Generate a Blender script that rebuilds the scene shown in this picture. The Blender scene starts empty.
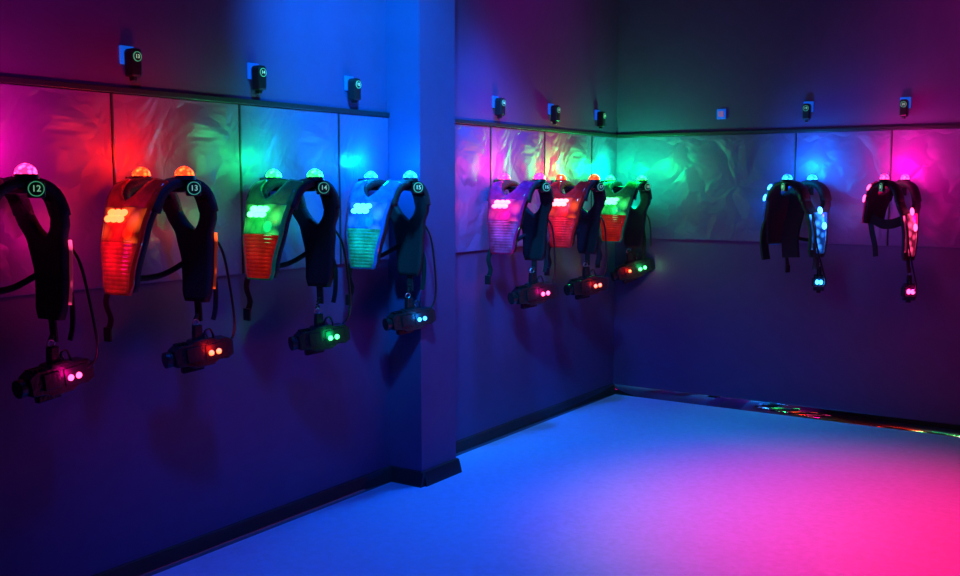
import bpy, bmesh, math
from mathutils import Vector, Matrix
sc = bpy.context.scene
sc.view_settings.view_transform = 'Standard'
sc.view_settings.look = 'None'
COL = sc.collection

# ------------------------------------------------------------ materials
def mat_base(name):
    m = bpy.data.materials.new(name); m.use_nodes = True
    nt = m.node_tree; b = nt.nodes['Principled BSDF']
    return m, nt, b

def solid(name, col, rough=.5, metal=0., emis=None, estr=0., noise=0.0, bump=0.0, scale=40., ior=1.45, spark=None):
    m, nt, b = mat_base(name)
    b.inputs['Roughness'].default_value = rough
    b.inputs['Metallic'].default_value = metal
    b.inputs['IOR'].default_value = ior
    b.inputs['Base Color'].default_value = (*col, 1)
    if emis:
        b.inputs['Emission Color'].default_value = (*emis, 1)
        b.inputs['Emission Strength'].default_value = estr
    if noise or bump:
        tc = nt.nodes.new('ShaderNodeTexCoord')
        n = nt.nodes.new('ShaderNodeTexNoise'); n.inputs['Scale'].default_value = scale
        n.inputs['Detail'].default_value = 6
        nt.links.new(tc.outputs['Object'], n.inputs['Vector'])
        if noise:
            r = nt.nodes.new('ShaderNodeValToRGB')
            r.color_ramp.elements[0].position = .3; r.color_ramp.elements[1].position = .7
            r.color_ramp.elements[0].color = (*[c*(1-noise) for c in col], 1)
            r.color_ramp.elements[1].color = (*[min(1, c*(1+noise)) for c in col], 1)
            nt.links.new(n.outputs['Fac'], r.inputs['Fac'])
            nt.links.new(r.outputs['Color'], b.inputs['Base Color'])
        if bump:
            bp = nt.nodes.new('ShaderNodeBump'); bp.inputs['Strength'].default_value = bump
            bp.inputs['Distance'].default_value = .01
            nt.links.new(n.outputs['Fac'], bp.inputs['Height'])
            nt.links.new(bp.outputs['Normal'], b.inputs['Normal'])
    if spark:   # cellular brightness of a faceted lens over several diodes: (scale, low, high)
        tc = nt.nodes.new('ShaderNodeTexCoord')
        v = nt.nodes.new('ShaderNodeTexVoronoi'); v.inputs['Scale'].default_value = spark[0]
        mr = nt.nodes.new('ShaderNodeMapRange')
        mr.inputs['From Min'].default_value = .1; mr.inputs['From Max'].default_value = .6
        mr.inputs['To Min'].default_value = spark[2]; mr.inputs['To Max'].default_value = spark[1]
        nt.links.new(tc.outputs['Object'], v.inputs['Vector'])
        nt.links.new(v.outputs['Distance'], mr.inputs['Value'])
        nt.links.new(mr.outputs['Result'], b.inputs['Emission Strength'])
    return m

M_wall = solid('painted_wall', (.095, .046, .155), .45, noise=.06, bump=.12, scale=9)
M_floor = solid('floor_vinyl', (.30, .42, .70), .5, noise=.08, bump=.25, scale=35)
M_ceil = solid('ceiling_paint', (.02, .02, .03), .9, noise=.05)
M_base = solid('baseboard_paint', (.16, .16, .17), .06, metal=.8, noise=.1, bump=.03, scale=8)
M_base2 = solid('baseboard_gloss', (.7, .7, .72), .03, metal=1., noise=.1, bump=.05, scale=8)
M_trim = solid('dark_trim', (.015, .015, .022), .4, noise=.1)
M_black = solid('black_plastic', (.010, .010, .012), .35, noise=.2, scale=60)
M_pad = solid('black_padding', (.010, .0095, .012), .7, noise=.3, bump=.5, scale=120)
M_web = solid('black_webbing', (.012, .012, .014), .8, noise=.3, bump=.6, scale=220)
M_gun = solid('gun_plastic', (.016, .016, .019), .26, noise=.25, bump=.2, scale=70)
M_metal = solid('steel', (.5, .5, .52), .3, metal=1., noise=.05)
M_white = solid('white_plastic', (.8, .8, .82), .4, noise=.02)
M_plate = solid('painted_glow_plate', (.03, .08, .35), .35, emis=(.0, .14, 1), estr=.55, noise=.03)  # blue light falling on the plate is put into its colour and emission
M_hole = solid('socket_inset', (.4, .15, .4), .4, emis=(.35, .04, .35), estr=.4, noise=.05)
M_ring = solid('badge_ring', (.05, .4, .2), .5, emis=(.12, .8, .38), estr=.3, noise=.05)
M_num = solid('badge_number', (.3, .6, .4), .5, emis=(.4, 1., .6), estr=.4, noise=.05)
M_badge = solid('badge_face', (.01, .02, .012), .5, noise=.1)

# crinkled wall wrap
def wrap_mat():
    m, nt, b = mat_base('crinkled_wrap')
    b.inputs['Base Color'].default_value = (.14, .078, .22, 1)
    b.inputs['Roughness'].default_value = .38
    b.inputs['Specular IOR Level'].default_value = .4
    tc = nt.nodes.new('ShaderNodeTexCoord')
    mp = nt.nodes.new('ShaderNodeMapping'); mp.inputs['Scale'].default_value = (1, 1, 1)
    mp.inputs['Rotation'].default_value = (.5, .45, .3)
    n = nt.nodes.new('ShaderNodeTexNoise'); n.inputs['Scale'].default_value = 3.6
    n.inputs['Detail'].default_value = 3; n.inputs['Distortion'].default_value = .5
    v = nt.nodes.new('ShaderNodeTexVoronoi'); v.inputs['Scale'].default_value = 4.0
    v.feature = 'DISTANCE_TO_EDGE'
    ad = nt.nodes.new('ShaderNodeMath'); ad.operation = 'MULTIPLY_ADD'; ad.inputs[1].default_value = 1.1
    bp = nt.nodes.new('ShaderNodeBump'); bp.inputs['Strength'].default_value = .5; bp.inputs['Distance'].default_value = .05
    mx = nt.nodes.new('ShaderNodeMix'); mx.data_type = 'VECTOR'; mx.inputs['Factor'].default_value = .25
    L = nt.links.new
    L(tc.outputs['Object'], mp.inputs['Vector']); L(mp.outputs['Vector'], n.inputs['Vector'])
    L(mp.outputs['Vector'], mx.inputs[4]); L(n.outputs['Color'], mx.inputs[5])
    L(mx.outputs[1], v.inputs['Vector'])
    L(v.outputs['Distance'], ad.inputs[0]); L(n.outputs['Fac'], ad.inputs[2])
    L(ad.outputs[0], bp.inputs['Height']); L(bp.outputs['Normal'], b.inputs['Normal'])
    return m
M_wrap = wrap_mat()

# ------------------------------------------------------------ helpers
def new_obj(name, me, parent=None, loc=None, rot=None):
    o = bpy.data.objects.new(name, me); COL.objects.link(o)
    if parent: o.parent = parent
    if loc is not None: o.location = loc
    if rot is not None: o.rotation_euler = rot
    return o

def bm_to_mesh(bm, name, mat, smooth=False):
    bmesh.ops.recalc_face_normals(bm, faces=bm.faces[:])
    me = bpy.data.meshes.new(name); bm.to_mesh(me); bm.free()
    me.materials.append(mat)
    if smooth:
        for p in me.polygons: p.use_smooth = True
    return me

def box_bm(x0, x1, y0, y1, z0, z1, bev=0.):
    bm = bmesh.new()
    bmesh.ops.create_cube(bm, size=1, matrix=Matrix.Translation(((x0+x1)/2, (y0+y1)/2, (z0+z1)/2)) @ Matrix.Diagonal((x1-x0, y1-y0, z1-z0, 1)))
    if bev: bmesh.ops.bevel(bm, geom=bm.edges[:], offset=bev, segments=2, affect='EDGES', profile=.5)
    return bm

def structure(name, bnds, mat, label, bev=0.):
    x0, x1, y0, y1, z0, z1 = bnds
    c = Vector(((x0+x1)/2, (y0+y1)/2, z0))
    bm = box_bm(x0-c.x, x1-c.x, y0-c.y, y1-c.y, 0, z1-z0, bev)
    o = new_obj(name, bm_to_mesh(bm, name, mat), loc=c)
    o['kind'] = 'structure'; o['label'] = label; o['category'] = name.split('_')[0]
    return o

# ------------------------------------------------------------ room
H = 3.3; XR = 5.6; YF = -9.0; T = .12
structure('floor', (-T, XR+T, YF-T, T, -.1, 0), M_floor, 'smooth pale vinyl floor washed in blue and pink light')
structure('ceiling', (-T, XR+T, YF-T, T, H, H+.1), M_ceil, 'dark painted flat ceiling above the vest room')
structure('wall_left', (-T, 0, YF, 0, 0, H), M_wall, 'long painted wall with a row of hanging vests')
structure('wall_back', (-T, XR+T, 0, T, 0, H), M_wall, 'painted end wall with two hanging vests')
structure('wall_right', (XR, XR+T, YF, 0, 0, H), M_wall, 'plain painted side wall')
structure('wall_front', (-T, XR+T, YF-T, YF, 0, H), M_wall, 'plain painted wall closing the room')
PX, PY0, PY1 = .215, -2.76, -2.44
structure('wall_pillar', (0, PX, PY0, PY1, 0, H), M_wall, 'square painted pillar standing out from the wall')

def baseboard(name, p0, p1, nrm, label, mat=None):
    p0 = Vector(p0); p1 = Vector(p1); d = p1-p0; n = Vector(nrm)
    # gently bowed, backward-leaning face; normals swing from 8 to 24 degrees up
    q = [(.034, 0.)]
    K = 8
    for i in range(K):
        a = math.radians(10+11*(i+.5)/K); h = .074/K
        q.append((q[-1][0]-h*math.tan(a), q[-1][1]+h))
    prof = [(0, 0)]+q+[(0, .078)]
    bm = bmesh.new(); ring = []
    for s in (Vector((0, 0, 0)), d):
        ring.append([bm.verts.new(s + n*a + Vector((0, 0, h))) for a, h in prof])
    k = len(prof)
    for i in range(k):
        f = bm.faces.new((ring[0][i], ring[0][(i+1) % k], ring[1][(i+1) % k], ring[1][i]))
        if 1 <= i < k-2: f.smooth = True
    for v in (1, k-2):
        e = bm.edges.get((ring[0][v], ring[1][v]))
        if e: e.smooth = False
    bm.faces.new(ring[0]); bm.faces.new(ring[1])
    o = new_obj(name, bm_to_mesh(bm, name, mat or M_base), loc=p0)
    o['kind'] = 'structure'; o['label'] = label; o['category'] = 'baseboard'
LB = 'glossy black skirting board along the wall foot'
baseboard('baseboard_left', (0, YF, 0), (0, PY0, 0), (1, 0, 0), LB)
baseboard('baseboard_pillar_front', (0, PY0, 0), (PX+.02, PY0, 0), (0, -1, 0), 'glossy black skirting on the pillar', M_trim)
baseboard('baseboard_pillar_side', (PX, PY0, 0), (PX, PY1+.01, 0), (1, 0, 0), 'glossy black skirting on the pillar', M_trim)
baseboard('baseboard_left_far', (0, PY1, 0), (0, 0, 0), (1, 0, 0), LB)
baseboard('baseboard_back', (0, 0, 0), (XR, 0, 0), (0, -1, 0), 'glossy dark skirting catching coloured reflections', M_base2)

ZL, ZB = 1.965, 1.205
tn = [0]
def trim(bnds, mat, label, bev=.003):
    tn[0] += 1
    return structure('trim_%d' % tn[0], bnds, mat, label, bev)
LT = 'dark horizontal rail running along the wall'
trim((0, .02, YF, PY0, ZL-.01, ZL+.014), M_trim, LT)
trim((0, .02, PY1, 0, ZL-.01, ZL+.014), M_trim, LT)
trim((.02, XR, -.02, 0, ZL-.01, ZL+.014), M_trim, LT)
def panels_left(ys):
    for a, b in zip(ys[:-1], ys[1:]):
        trim((0, .012, a+.005, b-.005, ZB, ZL-.012), M_wrap, 'crinkled vinyl-wrapped wall panel')
def seam_left(y): trim((0, .016, y-.006, y+.006, ZB, ZL-.012), M_trim, 'thin dark vertical joint strip between wall panels')
sl = [-6.45, -5.79, -5.13, -4.47, -3.81, -3.155]
panels_left([YF]+sl+[PY0])
sr = [-1.769, -1.107, -.425]
panels_left([PY1]+sr+[-.012])
for y in sl+sr: seam_left(y)
bx = [1.349, 1.965]
xs = [.0]+bx+[2.6, 3.9, XR]
for a, b in zip(xs[:-1], xs[1:]):
    trim((a+.005, b-.005, -.012, 0, ZB, ZL-.012), M_wrap, 'crinkled vinyl-wrapped wall panel')
for x in bx: trim((x-.005, x+.005, -.016, 0, ZB, ZL-.012), M_trim, 'thin dark vertical joint strip between wall panels')

# ------------------------------------------------------------ vest geometry (X out of wall, Y along wall, Z up)
BZ = 1.10; XC = .185
PTS = [(0, 1.625), (.07, 1.613), (.12, 1.57), (.147, 1.50), (.167, 1.40), (.178, 1.28), (.170, 1.15), (.165, 1.05)]
PTF = [(0, 1.625), (.07, 1.613), (.125, 1.575), (.160, 1.505), (.187, 1.415), (.207, 1.31), (.215, 1.20), (.215, 1.10)]
def prof(s):
    sg = 1 if s >= 0 else -1; s = abs(s); T_ = PTS if sg > 0 else PTF
    def P(i):
        if i < 0: return Vector((-T_[-i][0], T_[-i][1]))
        return Vector(T_[min(i, len(T_)-1)])
    i = int(math.floor(s)); i = min(i, len(T_)-2); t = s-i
    p0, p1, p2, p3 = P(i-1), P(i), P(i+1), P(i+2)
    q = .5*((2*p1)+(p2-p0)*t+(2*p0-5*p1+4*p2-p3)*t*t+(3*p1-p0-3*p2+p3)*t**3)
    return Vector((sg*q.x, q.y))
def frame(s):
    a = prof(s-.02); b = prof(s+.02); t = (b-a).normalized()
    return prof(s), Vector((-t.y, t.x))      # outward normal

def plate(bm, s0, s1, N, hw, notch, off, thick, bulge=0., M=5, xc=XC):
    rows = []
    for i in range(N+1):
        s = s0+(s1-s0)*i/N; p, n = frame(s); w = hw(abs(s)); k = notch(abs(s)) if notch else 0
        row = []
        for sgn in (-1, 1):
            seq = [(-w + (w-k)*j/M) for j in range(M+1)] if sgn < 0 else [(k+(w-k)*j/M) for j in range(M+1)]
            for t in seq:
                e = bulge*(1-(t/w)**2)
                o_ = off(s) if callable(off) else off
                row.append((xc+t, p, n, o_+e))
        rows.append(row)
    fv, bv = [], []
    for row in rows:
        fv.append([bm.verts.new((x, p.x+n.x*o, p.y+n.y*o-BZ)) for x, p, n, o in row])
        bv.append([bm.verts.new((x, p.x+n.x*(o-thick), p.y+n.y*(o-thick)-BZ)) for x, p, n, o in row])
    C = 2*(M+1)
    def q(a, b, c, d):
        try: bm.faces.new((a, b, c, d))
        except ValueError: pass
    for i in range(N):
        for j in range(C-1):
            if j == M:
                continue
            q(fv[i][j], fv[i][j+1], fv[i+1][j+1], fv[i+1][j]); q(bv[i][j], bv[i+1][j], bv[i+1][j+1], bv[i][j+1])
        q(fv[i][0], fv[i+1][0], bv[i+1][0], bv[i][0]); q(fv[i][C-1], bv[i][C-1], bv[i+1][C-1], fv[i+1][C-1])
        k0 = notch(abs(s0+(s1-s0)*i/N)) if notch else 0
        k1 = notch(abs(s0+(s1-s0)*(i+1)/N)) if notch else 0
        if k0 > 1e-5 or k1 > 1e-5:
            q(fv[i][M], bv[i][M], bv[i+1][M], fv[i+1][M]); q(fv[i][M+1], fv[i+1][M+1], bv[i+1][M+1], bv[i][M+1])
    for i in (0, N):
        for j in range(C-1):
            if j == M: continue
            q(fv[i][j], fv[i][j+1], bv[i][j+1], bv[i][j])
    bmesh.ops.remove_doubles(bm, verts=bm.verts[:], dist=1e-5)

def lerp_tab(tab):
    def f(s):
        if s <= tab[0][0]: return tab[0][1]
        for (a, va), (b, vb) in zip(tab[:-1], tab[1:]):
            if s <= b:
                t = (s-a)/(b-a); t = t*t*(3-2*t); return va+(vb-va)*t
        return tab[-1][1]
    return f
hw_front = lerp_tab([(0, .14), (2.3, .138), (4.0, .118), (5.7, .086), (6.1, .07)])
hw_rear = lerp_tab([(0, .145), (2.6, .143), (3.2, .132), (4, .095), (5, .078), (5.8, .072), (6.2, .055)])
def n_rear(s): return .078*math.sqrt(max(0, 1-((s-2.2)/1.55)**2)) if s < 3.75 else 0.
def n_front(s): return .072*math.sqrt(max(0, 1-((s-1.1)/1.5)**2)) if s < 2.6 else 0.

MESH = {}
def cached(key, fn):
    if key not in MESH: MESH[key] = fn()
    return MESH[key]

def mk_strap():
    bm = bmesh.new(); plate(bm, -3.0, 3.0, 28, lambda s: .04, None, 0., .03, .006, 3, 0.)
    return bm_to_mesh(bm, 'shoulder_strap', M_pad, True)
def mk_rear_pad():
    bm = bmesh.new(); plate(bm, 2.2, 6.15, 24, hw_rear, n_rear, -.002, .03, .004)
    return bm_to_mesh(bm, 'back_pad', M_pad, True)
def mk_front_pad(e=-5.95):
    bm = bmesh.new(); plate(bm, -1.6, e, 24, lambda s: hw_front(s)-.004, n_front, -.002, .026, .004)
    return bm_to_mesh(bm, 'chest_pad', M_pad, True)
def mk_shell(e=-6.05):
    bm = bmesh.new(); plate(bm, -1.25, e, 30, hw_front, n_front, .012, .012, .016)
    return bm_to_mesh(bm, 'chest_shell', M_white, True)
def mk_ribs():
    bm = bmesh.new(); plate(bm, -4.3, -5.98, 120, lambda s: hw_front(s)-.010, None, lambda s: .016+.0022*abs(math.sin((abs(s)-4.3)*math.pi*7)), .012, .014)
    return bm_to_mesh(bm, 'ribbed_lens', M_white, True)
def mk_window():
    bm = bmesh.new(); plate(bm, -2.95, -4.3, 30, lambda s: hw_front(s)-.012, None, .0165, .010, .015)
    return bm_to_mesh(bm, 'light_window', M_white, True)
def mk_backshell():
    bm = bmesh.new(); plate(bm, 3.8, 5.9, 24, lambda s: hw_rear(s)-.04, None, .014, .018, .014)
    return bm_to_mesh(bm, 'back_lens', M_white, True)
def mk_dome():
    bm = bmesh.new(); bmesh.ops.create_uvsphere(bm, u_segments=18, v_segments=10, radius=.036)
    bmesh.ops.bisect_plane(bm, geom=bm.verts[:]+bm.edges[:]+bm.faces[:], plane_co=(0, 0, 0), plane_no=(0, 0, -1), clear_outer=True)
    bmesh.ops.holes_fill(bm, edges=bm.edges[:])
    return bm_to_mesh(bm, 'dome_lamp', M_white, False)
def mk_ring():
    bm = bmesh.new(); bmesh.ops.create_cone(bm, cap_ends=True, segments=28, radius1=.042, radius2=.038, depth=.016)
    return bm_to_mesh(bm, 'dome_base', M_black)
def mk_round_led():
    bm = bmesh.new(); bmesh.ops.create_uvsphere(bm, u_segments=14, v_segments=8, radius=.011)
    return bm_to_mesh(bm, 'led_round', M_white, True)
def mk_housing():
    bm = box_bm(-.012, .012, -.028, .028, -.030, .026, .007)
    return bm_to_mesh(bm, 'badge_holder', M_black, False)
def disc(r, d, name, mat, ri=None):
    bm = bmesh.new()
    if ri is None:
        bmesh.ops.create_cone(bm, cap_ends=True, segments=32, radius1=r, radius2=r, depth=d, matrix=Matrix.Rotation(math.pi/2, 4, 'Y'))
    else:
        N = 32; R = []
        for x, rr in ((-d/2, r), (d/2, r), (d/2, ri), (-d/2, ri)):
            R.append([bm.verts.new((x, rr*math.cos(2*math.pi*i/N), rr*math.sin(2*math.pi*i/N))) for i in range(N)])
        for a in range(4):
            for i in range(N):
                bm.faces.new((R[a][i], R[a][(i+1) % N], R[(a+1) % 4][(i+1) % N], R[(a+1) % 4][i]))
    return bm_to_mesh(bm, name, mat)

def text_mesh(s, size):
    cu = bpy.data.curves.new('t', 'FONT'); cu.body = s; cu.size = size; cu.align_x = 'CENTER'; cu.align_y = 'CENTER'
    cu.extrude = .0012; cu.offset = size*.006
    to = bpy.data.objects.new('t', cu); COL.objects.link(to)
    dg = bpy.context.evaluated_depsgraph_get(); dg.update()
    me = bpy.data.meshes.new_from_object(to.evaluated_get(dg))
    bpy.data.objects.remove(to)
    # orient: text plane to YZ facing +X
    me.transform(Matrix(((0, 0, 1, 0), (1, 0, 0, 0), (0, 1, 0, 0), (0, 0, 0, 1))))
    me.materials.clear(); me.materials.append(M_num)
    return me

def tube(pts, r, name, mat, flat=None, res=10):
    P = [Vector(p) for p in pts]; Q = []
    for i in range(len(P)-1):
        p0 = P[max(i-1, 0)]; p1 = P[i]; p2 = P[i+1]; p3 = P[min(i+2, len(P)-1)]
        for j in range(res):
            t = j/res
            Q.append(.5*((2*p1)+(p2-p0)*t+(2*p0-5*p1+4*p2-p3)*t*t+(3*p1-p0-3*p2+p3)*t**3))
    Q.append(P[-1])
    bm = bmesh.new(); rings = []
    for i, q in enumerate(Q):
        t = (Q[min(i+1, len(Q)-1)]-Q[max(i-1, 0)]).normalized()
        ref = Vector((1, 0, 0)) if abs(t.x) < .9 else Vector((0, 0, 1))
        if flat and flat[2] == 'Y': ref = Vector((0, 1, 0)) if abs(t.y) < .9 else Vector((0, 0, 1))
        v = t.cross(ref).normalized(); u = v.cross(t).normalized()
        if flat:
            w, th = flat[0]/2, flat[1]/2
            off = [u*w+v*th, u*-w+v*th, u*-w-v*th, u*w-v*th]
        else:
            off = [u*r*math.cos(a*math.pi/4)+v*r*math.sin(a*math.pi/4) for a in range(8)]
        rings.append([bm.verts.new(q+o) for o in off])
    k = len(rings[0])
    for a, b in zip(rings[:-1], rings[1:]):
        for i in range(k): bm.faces.new((a[i], a[(i+1) % k], b[(i+1) % k], b[i]))
    bm.faces.new(rings[0]); bm.faces.new(rings[-1])
    return bm_to_mesh(bm, name, mat, not flat)

def coil(p0, p1, R, r, turns, name, mat):
    p0 = Vector(p0); p1 = Vector(p1); d = p1-p0; t = d.normalized()
    u = t.cross(Vector((1, 0, 0))).normalized(); v = t.cross(u)
    n = turns*8
    pts = [p0+d*(i/n)+(u*math.cos(i*math.pi/4)+v*math.sin(i*math.pi/4))*R for i in range(n+1)]
    return tube(pts, r, name, mat, res=2)

def edge_tube(s0, s1, hw, off, r, name):
    pts = []
    for i in range(9):
        s = s0+(s1-s0)*i/8; p, n = frame(s)
        pts.append((XC+hw(abs(s))+.001, p.x+n.x*off, p.y+n.y*off-BZ))
    return tube(pts, r, name, M_white, res=3)

def setmat(o, m):
    o.material_slots[0].link = 'OBJECT'; o.material_slots[0].material = m

def colour_mats(key, led, dome, shell, low, shell_e, low_e, led_e=6.5):
    d = {}
    d['led'] = solid(key+'_led', (.5, .5, .5), .3, emis=led, estr=led_e, noise=.01)
    d['dome'] = solid(key+'_dome', dome, .1, emis=dome, estr=3, noise=.01, spark=(60, 2.0, 16))
    d['shell'] = solid(key+'_shell', shell, .06, emis=shell, estr=shell_e, noise=.45, scale=22)
    d['window'] = solid(key+'_window', shell, .05, emis=led, estr=.3, noise=.3, scale=25, spark=(13, .03, 1.0))
    d['back'] = solid(key+'_back', shell, .10, emis=led, estr=.6, noise=.2, scale=25, spark=(22, .1, 2.2))
    d['edge'] = solid(key+'_edge', shell, .15, emis=led, estr=.9, noise=.1, spark=(16, .1, 3.5))
    d['low'] = solid(key+'_ribs', low, .06, emis=low, estr=low_e, noise=.8, scale=12)
    return d
PINK, RED, GREEN, BLUE = (1, .0, .28), (1, .012, .0), (.0, 1, .24), (.0, .24, 1)
CM = {
 'pink': colour_mats('pink', (1, .05, .2), (1, .025, .2), (.42, .01, .12), (.34, .04, .16), .08, .10),
 'red': colour_mats('red', (1, .09, .012), (1, .045, .008), (.30, .010, .010), (.5, .014, .016), .10, .18),
 'green': colour_mats('green', (.05, 1, .14), (.02, 1, .12), (.01, .24, .07), (.45, .012, .004), .08, .2),
 'blue': colour_mats('blue', (.03, .26, 1), (.01, .2, 1), (.01, .12, .5), (.01, .30, .18), .14, .16),
}
LC = {'pink': PINK, 'red': RED, 'green': GREEN, 'blue': BLUE}
NAMEC = {'pink': 'pink', 'red': 'red-orange', 'green': 'green', 'blue': 'blue'}
RZ = {'L': 0., 'B': -math.pi/2, 'F': math.pi/2}
def place(wall, pos, b, a, z):
    """b = distance out of the wall, a = offset along it"""
    if wall == 'L': return Vector((b, pos+a, z))
    if wall == 'B': return Vector((pos+a, -b, z))
    return Vector((pos-a, YF+b, z))

def point(parent, loc, col, e, r=.03):
    l = bpy.data.lights.new('glow', 'POINT'); l.color = col; l.energy = e; l.shadow_soft_size = r
    o = bpy.data.objects.new('lamp_light', l); COL.objects.link(o); o.parent = parent; o.location = loc
    return o
def glow(parent, loc, col, e, ang=140, up=.25, r=.03):
    """added spot above a shoulder dome, standing in for its light on the wall"""
    l = bpy.data.lights.new('glow', 'SPOT'); l.color = col; l.energy = e; l.shadow_soft_size = r
    l.spot_size = math.radians(ang); l.spot_blend = .8
    o = bpy.data.objects.new('lamp_light', l); COL.objects.link(o); o.parent = parent; o.location = loc
    o.rotation_euler = Vector((-1, 0, up)).to_track_quat('-Z', 'Y').to_euler()
    return o

def empty(name, loc, rz, rx=0.):
    e = bpy.data.objects.new(name, None); COL.objects.link(e); e.location = loc; e.rotation_euler = (rx, 0, rz); e.empty_display_size = .1
    return e

def add_led(root, s, x, m, off=.03, sc_=(1, 1, 1)):
    p, n = frame(s); q = (XC+x, p.x+n.x*off, p.y+n.y*off-BZ)
    ang = math.atan2(n.y, -n.x) if s < 0 else -math.atan2(n.y, n.x)
    o = new_obj('led', cached('rled', mk_round_led), root, q, (-ang, 0, 0)); o.scale = sc_
    setmat(o, m); return o

def vest(wall, pos, c, number, label, gain=1., twist=0., squeeze=1., body=False, omni=False, short=False):
    rz = RZ[wall]; loc = place(wall, pos, .012, 0, BZ)
    base = loc.copy()
    if twist:
        A = Matrix.Rotation(rz, 3, 'Z') @ Vector((XC+.045, 0, 0)); B = Matrix.Rotation(rz+twist, 3, 'Z') @ Vector((XC, 0, 0))
        base = base+A-B
    root = empty('laser_tag_vest', base, rz+twist); root.scale = (1, squeeze, 1)
    root['label'] = label; root['category'] = 'laser tag vest'; root['group'] = 'light-up vests hanging along the walls'
    m = CM[c]
    for x in (-.105, .105):
        o = new_obj('shoulder_strap', cached('strap', mk_strap), root, (XC+x, 0, 0))
    new_obj('back_pad', cached('rear', mk_rear_pad), root)
    if short:
        new_obj('chest_pad', cached('fpads', lambda: mk_front_pad(-4.5)), root)
        o = new_obj('chest_shell', cached('shells', lambda: mk_shell(-4.55)), root); setmat(o, m['shell'])
    else:
        new_obj('chest_pad', cached('fpad', mk_front_pad), root)
        o = new_obj('chest_shell', cached('shell', mk_shell), root); setmat(o, m['shell'])
        r_ = new_obj('ribbed_lens', cached('ribs', mk_ribs), root); setmat(r_, m['low']); r_['label'] = 'ribbed glowing lower chest lens'
    o['label'] = NAMEC[c]+' glowing translucent chest shell'
    o = new_obj('light_window', cached('win', mk_window), root); setmat(o, m['window']); o['label'] = NAMEC[c]+' bright lens'
    o = new_obj('back_lens', cached('bsh', mk_backshell), root); setmat(o, m['back']); o['label'] = NAMEC[c]+' glowing back lens'
    if wall == 'B' or pos < -4:
        o = new_obj('edge_light', cached('e1', lambda: edge_tube(3.9, 5.7, hw_rear, .004, .0065, 'edge')), root); setmat(o, m['edge'])
    for x in (-.125, .125):
        b = new_obj('dome_base', cached('ring', mk_ring), root, (XC+x, 0, 1.628-BZ))
        o = new_obj('dome_lamp', cached('dome', mk_dome), root, (XC+x, 0, 1.635-BZ)); setmat(o, m['dome']); o['label'] = NAMEC[c]+' glowing dome'
    for s, q in ((-3.22, .006), (-3.47, -.006)):
        for x in (-.052, -.018, .016): add_led(root, s, x+q, m['led'], .036, (2.1, .55, 1.3))
    if wall == 'B':
        for x in (-.105, .105): add_led(root, -1.9, x, m['led'], .02, (.8, .8, .8))
        for s, x in ((3.7, .03), (4.55, .0)): add_led(root, s, x, m['led'], .03, (1.9, 1., 2.2))
        for s in (-1.9, -2.9): add_led(root, s, .142, m['led'], .010, (.9, 1.1, 2.2))
    else:
        for s in (3.95, 4.6, 5.3): add_led(root, s, 0, m['led'], .03)
    # numbered badge on outer shoulder
    a = -.5
    hx, hy, hz = XC+.158, .012, 1.588-BZ
    new_obj('badge_holder', cached('hous', mk_housing), root, (hx, hy, hz), (0, 0, a))
    r = Matrix.Rotation(a, 4, 'Z')
    def off(d): v = r @ Vector((d, 0, 0)); return (hx+v.x, hy+v.y, hz)
    new_obj('number_badge', cached('bface', lambda: disc(.024, .004, 'badge', M_badge)), root, off(.013), (0, 0, a))
    new_obj('badge_ring', cached('bring', lambda: disc(.025, .005, 'badge_ring', M_ring, .022)), root, off(.0145), (0, 0, a))
    if number:
        t = new_obj('badge_number', text_mesh(number, .029), root, off(.018), (0, 0, a)); t['label'] = 'number '+number
    # straps
    if not short:
        new_obj('waist_strap', cached('ws1', lambda: tube([(.09, -.17, 1.25-BZ), (.07, -.19, 1.16-BZ), (.075, -.175, 1.09-BZ), (.06, -.18, 1.04-BZ)], 0, 'waist_strap', M_web, (.03, .004, 'X'))), root)
        new_obj('strap_buckle', cached('bk', lambda: bm_to_mesh(box_bm(-.02, .02, -.007, .007, -.028, .028, .004), 'buckle', M_black)), root, (.06, -.18, 1.03-BZ))
        new_obj('loose_strap', cached('ws5', lambda: tube([(.24, .165, 1.30-BZ), (.255, .185, 1.22-BZ), (.25, .19, 1.12-BZ), (.245, .18, 1.06-BZ)], 0, 'loose_strap', M_web, (.025, .004, 'X'))), root)
    else:
        new_obj('waist_strap', cached('ws3', lambda: tube([(.24, -.17, 1.38-BZ), (.25, -.14, 1.3-BZ), (.25, -.11, 1.22-BZ), (.25, -.10, 1.15-BZ)], 0, 'waist_strap', M_web, (.045, .006, 'Y'))), root)
        new_obj('cross_strap', cached('ws4', lambda: tube([(.25, -.16, 1.40-BZ), (.26, -.05, 1.36-BZ), (.26, .05, 1.36-BZ), (.24, .15, 1.39-BZ)], 0, 'cross_strap', M_web, (.06, .008, 'Y'))), root)
    if wall != 'B' or body:
        new_obj('side_strap', cached('ws2', lambda: tube([(.10, -.17, 1.29-BZ), (.07, -.07, 1.24-BZ), (.07, .07, 1.24-BZ), (.12, .155, 1.29-BZ)], .012, 'side_strap', M_web)), root)
    new_obj('signal_cord', cached('cord', lambda: tube([(.255, .16, 1.42-BZ), (.285, .20, 1.34-BZ), (.285, .235, 1.2-BZ), (.27, .27, 1.06-BZ), (.25, .28, .985-BZ), (.235, .255, .95-BZ)], .006, 'cord', M_black)), root)
    new_obj('hanging_strap', cached('hs', lambda: tube([(.19, .15, 1.16-BZ), (.185, .158, 1.09-BZ), (.182, .162, 1.055-BZ)], 0, 'hs', M_web, (.035, .008, 'X'))), root)
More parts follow.
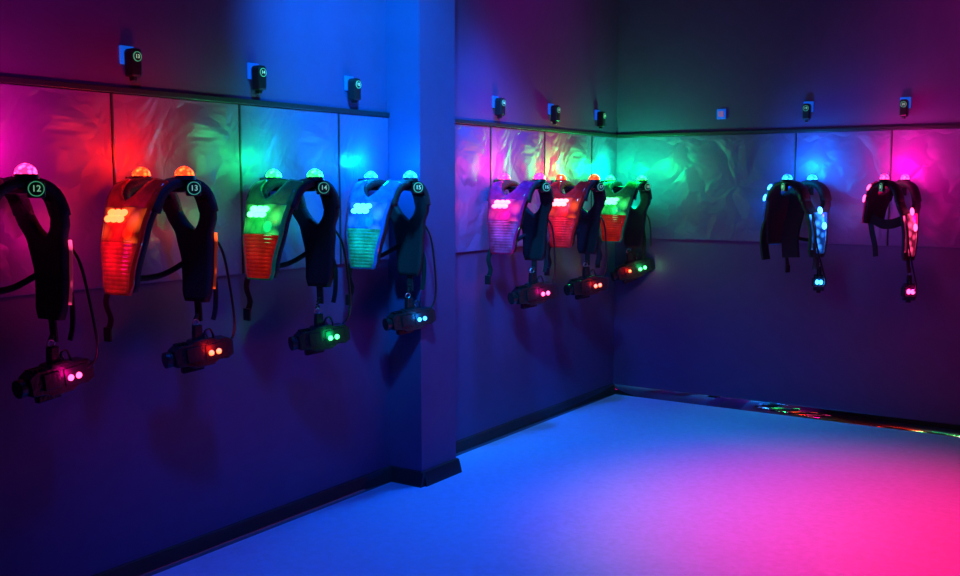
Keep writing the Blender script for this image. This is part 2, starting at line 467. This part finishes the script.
    if body:
        new_obj('loose_flap', cached('lf', lambda: tube([(.25, -.165, 1.42-BZ), (.27, -.20, 1.32-BZ), (.275, -.205, 1.2-BZ), (.27, -.19, 1.1-BZ)], 0, 'lf', M_pad, (.07, .016, 'X'))), root)
        new_obj('padded_liner', cached('lst', lambda: tube([(.16, -.02, 1.56-BZ), (.18, -.03, 1.42-BZ), (.2, -.05, 1.27-BZ), (.2, -.04, 1.12-BZ)], 0, 'lst', M_pad, (.13, .018, 'Y'))), root)
    if omni:
        point(root, (XC-.12, -.01, 1.72-BZ), LC[c], 4.5*gain)
        point(root, (XC+.14, -.01, 1.73-BZ), LC[c], 4.2*gain)
    else:
        glow(root, (XC-.06, -.01, 1.715-BZ), LC[c], 7*gain, 150, .2)
        glow(root, (XC+.16, -.01, 1.72-BZ), LC[c], 11*gain, 136, .15)
    point(root, (XC-.005, -.29, 1.455-BZ), LC[c], .7, .03)
    point(root, (XC-.05, .25 if pos != -.245 else .205, 1.40-BZ), LC[c], .8*gain)
    # hook
    hk = empty('wall_hook', (loc[0], loc[1], 1.583), rz)
    hk['label'] = 'black metal wall peg carrying a vest'; hk['category'] = 'hook'; hk['group'] = 'vest pegs'
    new_obj('hook_plate', cached('hp', lambda: bm_to_mesh(box_bm(0, .008, -.03, .03, -.05, .05, .003), 'hook_plate', M_black)), hk)
    new_obj('hook_arm', cached('ha', lambda: tube([(.004, 0, 0), (.1, 0, 0), (.22, 0, 0), (.30, 0, 0), (.312, 0, .004), (.316, 0, .006)], .011, 'hook_arm', M_black)), hk)
    return root

# ------------------------------------------------------------ blaster
def extr(outline, x0, x1, bev, name, mat):
    bm = bmesh.new()
    a = [bm.verts.new((x0, y, z)) for y, z in outline]; b = [bm.verts.new((x1, y, z)) for y, z in outline]
    n = len(a)
    bm.faces.new(a); bm.faces.new(b)
    for i in range(n): bm.faces.new((a[i], a[(i+1) % n], b[(i+1) % n], b[i]))
    bmesh.ops.recalc_face_normals(bm, faces=bm.faces[:])
    if bev: bmesh.ops.bevel(bm, geom=bm.edges[:], offset=bev, segments=2, affect='EDGES', profile=.5, clamp_overlap=True)
    return bm_to_mesh(bm, name, mat)
def cylY(r, y0, y1, z, x, name, mat, r2=None):
    bm = bmesh.new()
    bmesh.ops.create_cone(bm, cap_ends=True, segments=20, radius1=r, radius2=r2 or r, depth=abs(y1-y0), matrix=Matrix.Translation((x, (y0+y1)/2, z)) @ Matrix.Rotation(math.pi/2, 4, 'X'))
    return bm_to_mesh(bm, name, mat)
OUT_BODY = [(-.135, -.046), (-.138, .026), (-.11, .044), (-.05, .044), (-.04, .056), (.04, .058), (.06, .044), (.12, .042), (.143, .022), (.14, -.04), (.11, -.056), (.07, -.050), (.04, -.068), (-.055, -.068), (-.08, -.052)]
def mk_fins():
    bm = bmesh.new()
    for y in (-.11, -.095, -.08, -.065):
        bmesh.ops.create_cube(bm, size=1, matrix=Matrix.Translation((0, y, .044)) @ Matrix.Diagonal((.05, .007, .018, 1)))
    return bm_to_mesh(bm, 'fins', M_black)
def blaster(wall, pos, c, label, dz=0., rot=0., da=0., tilt=.12, S=.9, extra=None):
    z0 = .932+dz
    loc = place(wall, pos, .197, .163+da, z0)
    root = empty('laser_tag_gun', loc, RZ[wall]+rot, tilt); root.scale = (S, S, S)
    root['label'] = label; root['category'] = 'toy gun'; root['group'] = 'laser tag guns hanging below the vests'
    new_obj('gun_body', cached('gb', lambda: extr(OUT_BODY, -.040, .040, .004, 'gun_body', M_gun)), root)
    new_obj('cooling_fins', cached('fn', mk_fins), root)
    new_obj('barrel', cached('gm', lambda: cylY(.028, -.155, -.12, -.008, 0, 'barrel', M_black)), root)
    new_obj('muzzle_ring', cached('gr', lambda: cylY(.036, -.17, -.147, -.008, 0, 'muzzle', M_gun)), root)
    new_obj('grip', cached('gg', lambda: extr([(-.028, .04), (.022, .044), (.016, .08), (.02, .118), (-.018, .122), (-.026, .08)], -.018, .018, .006, 'grip', M_gun)), root)
    new_obj('trigger_guard', cached('tg', lambda: tube([(0, .02, .05), (0, .035, .085), (0, .06, .085), (0, .072, .036)], .005, 'guard', M_black)), root)
    new_obj('trigger', cached('tr', lambda: tube([(0, .035, .046), (0, .04, .06), (0, .033, .072)], .004, 'trigger', M_metal)), root)
    new_obj('side_panel', cached('sp', lambda: bm_to_mesh(box_bm(.036, .044, .005, .11, -.042, .028, .002), 'side_panel', M_black)), root)
    new_obj('battery_box', cached('bb', lambda: bm_to_mesh(box_bm(.034, .050, -.085, -.015, -.034, .030, .003), 'battery_box', M_gun)), root)
    new_obj('lower_rail', cached('lr', lambda: bm_to_mesh(box_bm(-.016, .016, -.10, .0, -.084, -.056, .004), 'lower_rail', M_gun)), root)
    if wall != 'B':
        for yy in (.03, .066):
            o = new_obj('led', cached('rled', mk_round_led), root, (.045, yy, -.012)); setmat(o, CM[c]['led']); o.scale = (.8, 1.15, 1.15)
        point(root, (.11, .048, -.005), LC[c], .35, .012)
        if extra:
            o = new_obj('led', cached('rled', mk_round_led), root, (.052, -.05, .0)); setmat(o, CM[extra]['led']); o['label'] = 'small red light'
            point(root, (.12, -.05, .0), LC[extra], .35, .012)
    else:
        for xx in (-.014, .014):
            o = new_obj('led', cached('rled', mk_round_led), root, (xx, .143, -.006)); setmat(o, CM[c]['led']); o.scale = (1.3, .8, 1.7)
        point(root, (0, .2, -.006), LC[c], .5, .012)
    new_obj('clip_ring', cached('cr', lambda: tube([(0, -.004, .116), (0, .012, .13), (0, -.004, .146), (0, -.02, .13), (0, -.004, .116)], .0035, 'clip', M_metal)), root)
    new_obj('tether_cord', coil((0, -.004, .143), (0, .014, (1.085-z0)/S), .008, .0035, 4, 'tether_cord', M_black), root)
    return root

VL = [(-5.04, 'pink', '12'), (-4.39, 'red', '13'), (-3.67, 'green', '14'), (-2.985, 'blue', '15'), (-1.71, 'pink', '16'), (-.99, 'red', '17'), (-.245, 'green', '18')]
LOWN = {'pink': 'pale pink ribs', 'red': 'orange-red ribs', 'green': 'red ribs', 'blue': 'teal ribs'}
WH = {-5.04: 'on a panelled wall', -4.39: 'near a pink one', -3.67: 'beside a blue one', -2.985: 'beside the pillar', -1.71: 'past the pillar', -.99: 'near a pink one', -.245: 'by the room corner'}
GN = {-.245: 3.4, -2.985: 1.7, -3.67: .72, -4.39: .6, -.99: .65, -5.04: 1.1, -1.71: .8}
for y, c, n in VL:
    vest('L', y, c, n, 'black vest glowing %s, %s, %s' % (NAMEC[c], LOWN[c], WH[y]), gain=GN.get(y, 1.), omni=y in (-.245, -2.985))
rots = {-5.04: 0., -4.39: -.3, -3.67: -.45, -2.985: -.4, -1.71: -.45, -.99: -.45, -.245: -.8}
for y, c, n in VL:
    blaster('L', y, c, 'black laser tag gun with two %s lights below its vest' % NAMEC[c], dz={-.245: .05, -3.67: -.03, -2.985: -.02, -.99: -.01}.get(y, 0), rot=rots[y], tilt=.3 if y == -.245 else .12, S=1.05 if y > -2 else .9, extra='red' if y == -.245 else None)
for x, c, n, dz, tw, sq, st in ((1.45, 'blue', '19', .03, -.4, 1., True), (2.04, 'pink', '20', .0, -.3, .72, False)):
    vest('B', x, c, n, 'black vest glowing %s on the end wall, straps dangling' % NAMEC[c], twist=tw, squeeze=sq, body=st, gain=1.3, short=not st)
    blaster('B', x, c, 'black laser tag gun with two %s lights, end wall' % NAMEC[c], dz=dz, rot=-1.3, da=-.03 if sq == 1 else -.06, S=.85)
# unseen vests added behind the viewer to give the glossy skirting coloured streaks
for x, c in ((.45, 'red'), (1.0, 'green'), (1.55, 'red'), (2.1, 'blue')):
    vest('F', x, c, '', 'unseen black vest glowing %s, added to reflect in the skirting' % NAMEC[c], gain=.6)

# ------------------------------------------------------------ sockets + plugs
def socket(wall, pos, z, label, empty_=False):
    r = empty('power_socket', place(wall, pos, 0, 0, z), RZ[wall]); r['label'] = label; r['category'] = 'power socket'; r['group'] = 'sockets above the rail'
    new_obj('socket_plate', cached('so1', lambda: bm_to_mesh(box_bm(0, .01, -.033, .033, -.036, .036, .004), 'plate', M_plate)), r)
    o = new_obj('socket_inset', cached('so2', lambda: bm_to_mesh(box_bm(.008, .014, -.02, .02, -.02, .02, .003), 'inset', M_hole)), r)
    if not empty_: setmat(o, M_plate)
def plug(wall, pos, z, num, label):
    r = empty('charger_plug', place(wall, pos, .014, 0, z), RZ[wall]); r['label'] = label; r['category'] = 'charger'; r['group'] = 'chargers plugged in above the rail'
    new_obj('plug_body', cached('pl1', lambda: extr([(-.024, -.065), (-.026, .03), (-.018, .044), (.018, .044), (.026, .03), (.024, -.065)], 0, .05, .008, 'plug_body', M_black)), r)
    new_obj('plug_neck', cached('pl2', lambda: bm_to_mesh(box_bm(.01, .035, -.01, .01, -.08, -.055, .003), 'neck', M_black)), r)
    new_obj('number_badge', cached('pbf', lambda: disc(.018, .003, 'pb', M_badge)), r, (.051, 0, .012))
    new_obj('badge_ring', cached('pbr', lambda: disc(.019, .004, 'pbr', M_ring, .0165)), r, (.052, 0, .012))
    new_obj('badge_number', text_mesh(num, .021), r, (.0535, 0, .012))
for y, n in ((-4.385, '13'), (-3.715, '14'), (-3.065, '15'), (-1.705, '16'), (-1.015, '17'), (-.335, '18')):
    socket('L', y-.002, 2.105, 'square wall socket with blue light painted in, behind a black charger')
    plug('L', y, 2.085, n, 'black charger plug with round numbered badge')
socket('B', .817, 2.10, 'square wall socket with blue light painted in, nothing plugged in', True)
for x, n in ((1.424, '19'), (2.038, '20')):
    socket('B', x, 2.125, 'square wall socket with blue light painted in, behind a black charger')
    plug('B', x, 2.10, n, 'black charger plug with round numbered badge')

# ------------------------------------------------------------ lights
def spot(name, loc, tgt, col, e, ang, blend=.8, r=.1):
    l = bpy.data.lights.new(name, 'SPOT'); l.color = col; l.energy = e; l.spot_size = math.radians(ang); l.spot_blend = blend; l.shadow_soft_size = r
    o = bpy.data.objects.new(name, l); COL.objects.link(o); o.location = loc
    o.rotation_euler = (Vector(tgt)-Vector(loc)).to_track_quat('-Z', 'Y').to_euler()
spot('pink_spot', (2.8, -2.35, 3.15), (2.6, -2.15, 0), (1, .0, .07), 1500, 62, 1, .25)
spot('blue_floor_spot', (.6, -2.0, 3.1), (.45, -1.7, 0), (.0, .16, 1), 430, 86, 1)
spot('blue_near_spot', (1.2, -4.6, 3.1), (1.0, -3.7, 0), (.0, .09, 1), 310, 70, 1)
spot('blue_wall_spot', (1.3, -4.1, 3.2), (.1, -2.9, 2.1), (.0, .34, 1), 1050, 58, 1)
spot('magenta_wall_spot', (1.8, -5.6, 3.2), (0, -4.9, 2.5), (.55, .0, .8), 44, 58, 1)
spot('magenta_far_spot', (1.5, -1.7, 3.2), (0, -1.2, 2.6), (.6, .0, .6), 60, 66, 1)
spot('magenta_back_spot', (2.8, -1.7, 3.2), (2.6, 0, 2.4), (.75, .0, .34), 60, 72, 1)

w = bpy.data.worlds.new('world'); sc.world = w; w.use_nodes = True
w.node_tree.nodes['Background'].inputs[0].default_value = (.1, .02, .2, 1)
w.node_tree.nodes['Background'].inputs[1].default_value = .02

# ------------------------------------------------------------ camera
cd = bpy.data.cameras.new('camera'); cd.sensor_width = 36; cd.lens = 36*1010/960
co = bpy.data.objects.new('camera', cd); COL.objects.link(co)
co.location = (3.374, -6.986, 1.6)
p = math.radians(5.82); yaw = math.radians(33.4)
fwd = Vector((-math.sin(yaw)*math.cos(p), math.cos(yaw)*math.cos(p), -math.sin(p)))
co.rotation_euler = fwd.to_track_quat('-Z', 'Y').to_euler()
sc.camera = co
